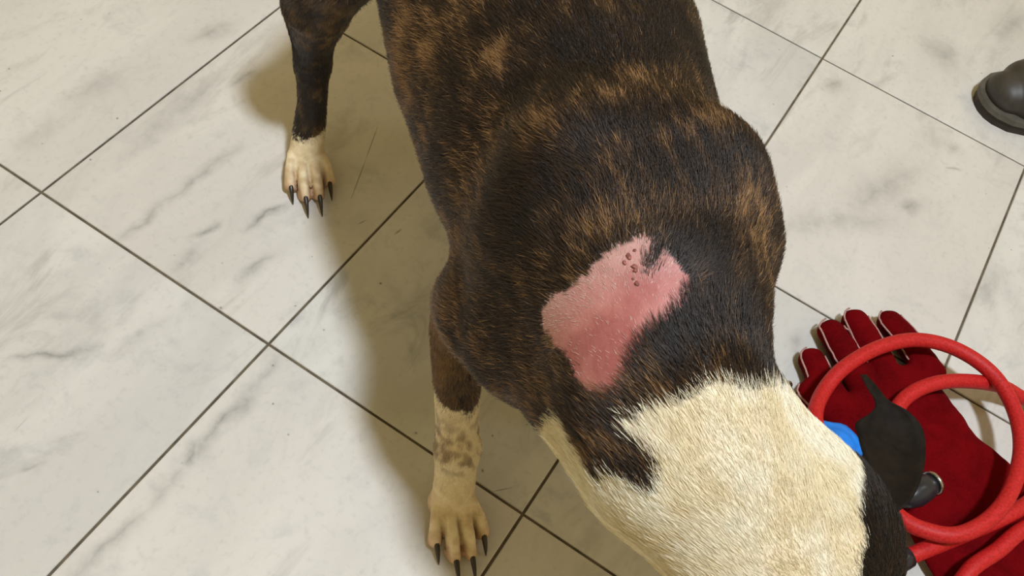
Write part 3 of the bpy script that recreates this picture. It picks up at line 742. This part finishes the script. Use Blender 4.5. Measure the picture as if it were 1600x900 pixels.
def lathe(name, prof, c, axis, mat, parent, n=18):
    ax = np.array(axis, float); ax /= np.linalg.norm(ax); u = np.cross(ax, (0, 0, 1.)); u /= np.linalg.norm(u); v = np.cross(ax, u)
    V = [np.array(c)+ax*x+r*(math.cos(2*math.pi*k/n)*u+math.sin(2*math.pi*k/n)*v) for x, r in prof for k in range(n)]
    F = [(i*n+k, i*n+(k+1) % n, (i+1)*n+(k+1) % n, (i+1)*n+k) for i in range(len(prof)-1) for k in range(n)]
    F += [tuple(range(n-1, -1, -1)), tuple((len(prof)-1)*n+k for k in range(n))]
    return mesh_obj(name, V, F, mat, parent)
sp = np.array(STOPPER)-lo; ax = (-.75, -.65, .05)
st = lathe('stopper', [(-.021, .006), (-.019, .0105), (-.010, .0135), (.004, .0145), (.014, .012), (.020, .0085), (.021, .004)], sp, ax, M_black, leash); st['label'] = 'glossy dark grey stopper'
lathe('ring', [(-.0235, .0108), (-.0235, .0125), (-.0205, .0128), (-.0205, .0108)], sp, ax, M_steel, st)
cp = np.array(CLIP)-lo; ax = np.array(ROPE[1])-np.array(ROPE[0]); ax /= np.linalg.norm(ax)
cl = lathe('clip', [(-.022, .006), (-.020, .010), (-.004, .0115), (.006, .0105), (.012, .0095), (.012, .008)], cp, ax, M_black, leash); cl['label'] = 'dark rope clip with steel rivet'
ball('rivet', cp+np.array([-.004, 0, .0105]), (.0035, .0035, .002), M_steel, cl)
rg = np.array(RING)+np.array([-.012, .002, -.007])-lo; a_ = np.linspace(0, 2*math.pi, 25)
V, F = tube_mesh([rg+.0085*np.array([math.cos(q)*.75, math.cos(q)*.2, math.sin(q)]) for q in a_], .0022, 8, False); mesh_obj('ring', V, F, M_steel, leash)

# ------------------------------------------------------------------ blue crumpled glove behind the neck
M_blue = simple_mat('blue_film', (32, 128, 226), .4, 60, .15)
bp = np.array([.3380, .4730, .0310]); na, nr = 40, 14
V = []; F = []
for lay in (1, 0):
    for i in range(nr+1):
        for j in range(na):
            th = 2*math.pi*j/na; rr_ = i/nr; cx, sy = math.cos(th), math.sin(th)
            rad = .8+.5*fbm(np.array([[cx*1.6+5, sy*1.6+5, 2.]]), 3)[0]
            e = np.array([[cx*rr_*4+9, sy*rr_*4+9, 3.]]); z = .011*fbm(e, 3)[0]+.006*fbm(e*2.7+9, 2)[0]
            V.append((cx*rr_*rad*.045, sy*rr_*rad*.038, max(.0006, z*sstep(1.05, .55, rr_)+.001)+(.0008 if lay else 0)))
n_ = na*(nr+1)
for i in range(nr):
    for j in range(na):
        a, b = i*na+j, i*na+(j+1) % na
        F.append((a, a+na, b+na, b)); F.append((n_+a, n_+b, n_+b+na, n_+a+na))
for j in range(na): F.append((nr*na+j, n_+nr*na+j, n_+nr*na+(j+1) % na, nr*na+(j+1) % na))
blue = mesh_obj('blue_cloth', V, F, M_blue); blue.location = bp; blue.rotation_euler = (0, 0, .9)
tag(blue, 'crumpled bright blue piece of thin material behind the dog\'s white neck', 'cloth')

# ------------------------------------------------------------------ shoe
T0, T1 = np.array(SHOE_TOE), np.array(SHOE_HEEL); sd_ = (T1-T0)/np.linalg.norm(T1-T0)
shoe = empty('shoe', T0, math.atan2(sd_[1], sd_[0]))
tag(shoe, 'dark grey shoe with a rounded toe standing at the right edge', 'shoe')
M_up = simple_mat('shoe_upper', (54, 50, 45), .5, 40, .3, (.3, .002)); M_sole = simple_mat('shoe_sole', (40, 32, 26), .7, 60, .3); M_welt = simple_mat('shoe_welt', (84, 79, 70), .6, 60, .2)
def outline(x):   # half width of the shoe at distance x behind the toe
    return np.interp(x, [0, .004, .012, .03, .06, .10, .15, .20, .24, .268, .28], [.006, .019, .030, .043, .0505, .052, .046, .039, .037, .028, .006])
xs = np.concatenate([[0, .002, .004, .008, .012, .02], np.linspace(.03, .26, 20), [.268, .274, .28]])
def sole_band(name, z0, z1, grow, mat):
    ring = [(x, -outline(x)-grow) for x in xs]+[(x, outline(x)+grow) for x in xs[::-1]]; n = len(ring)
    V = [(x-grow*(.14-x)/.14, y, z0) for x, y in ring]+[(x-grow*(.14-x)/.14, y, z1) for x, y in ring]
    F = [(i, (i+1) % n, n+(i+1) % n, n+i) for i in range(n)]
    for i in range(len(xs)-1):
        F.append((n+i, n+i+1, n+n-2-i, n+n-1-i)); F.append((i, n-1-i, n-2-i, i+1))
    return mesh_obj(name, V, F, mat, shoe, smooth=False)
sole_band('sole', .0, .014, 0, M_sole); sole_band('welt', .014, .022, .002, M_welt)
fs = Field((-.02, -.07, .01), (.30, .07, .15), .003)
fs.loft([(x, 0, z, w_, h_) for x, z, w_, h_ in ((.030, .030, .033, .026), (.06, .034, .048, .038), (.10, .036, .049, .044), (.15, .045, .043, .055), (.20, .055, .039, .058), (.24, .055, .037, .058))], .01)
fs.ell((.222, 0, .128), (.038, .020, .05), .004, None, True)
sv, sf = fs.mesh(); sv = relax(sv, sf, 3); sv[:, 2] = np.maximum(sv[:, 2], .018)
fast_mesh('upper', sv, sf, M_up, shoe)
# raised toe cap seam
P = []
for q in np.linspace(-1, 1, 21):
    y = q*.047; x = .062+.02*(1-q*q); near = sv[np.argmin((sv[:, 0]-x)**2+(sv[:, 1]-y)**2-1e-4*sv[:, 2])]; P.append((x, y, near[2]))
P = np.array(P); P[1:-1] = (P[:-2]+P[1:-1]+P[2:])/3
V, F = tube_mesh(P, .003, 8); mesh_obj('toe_seam', V, F, M_welt, shoe)
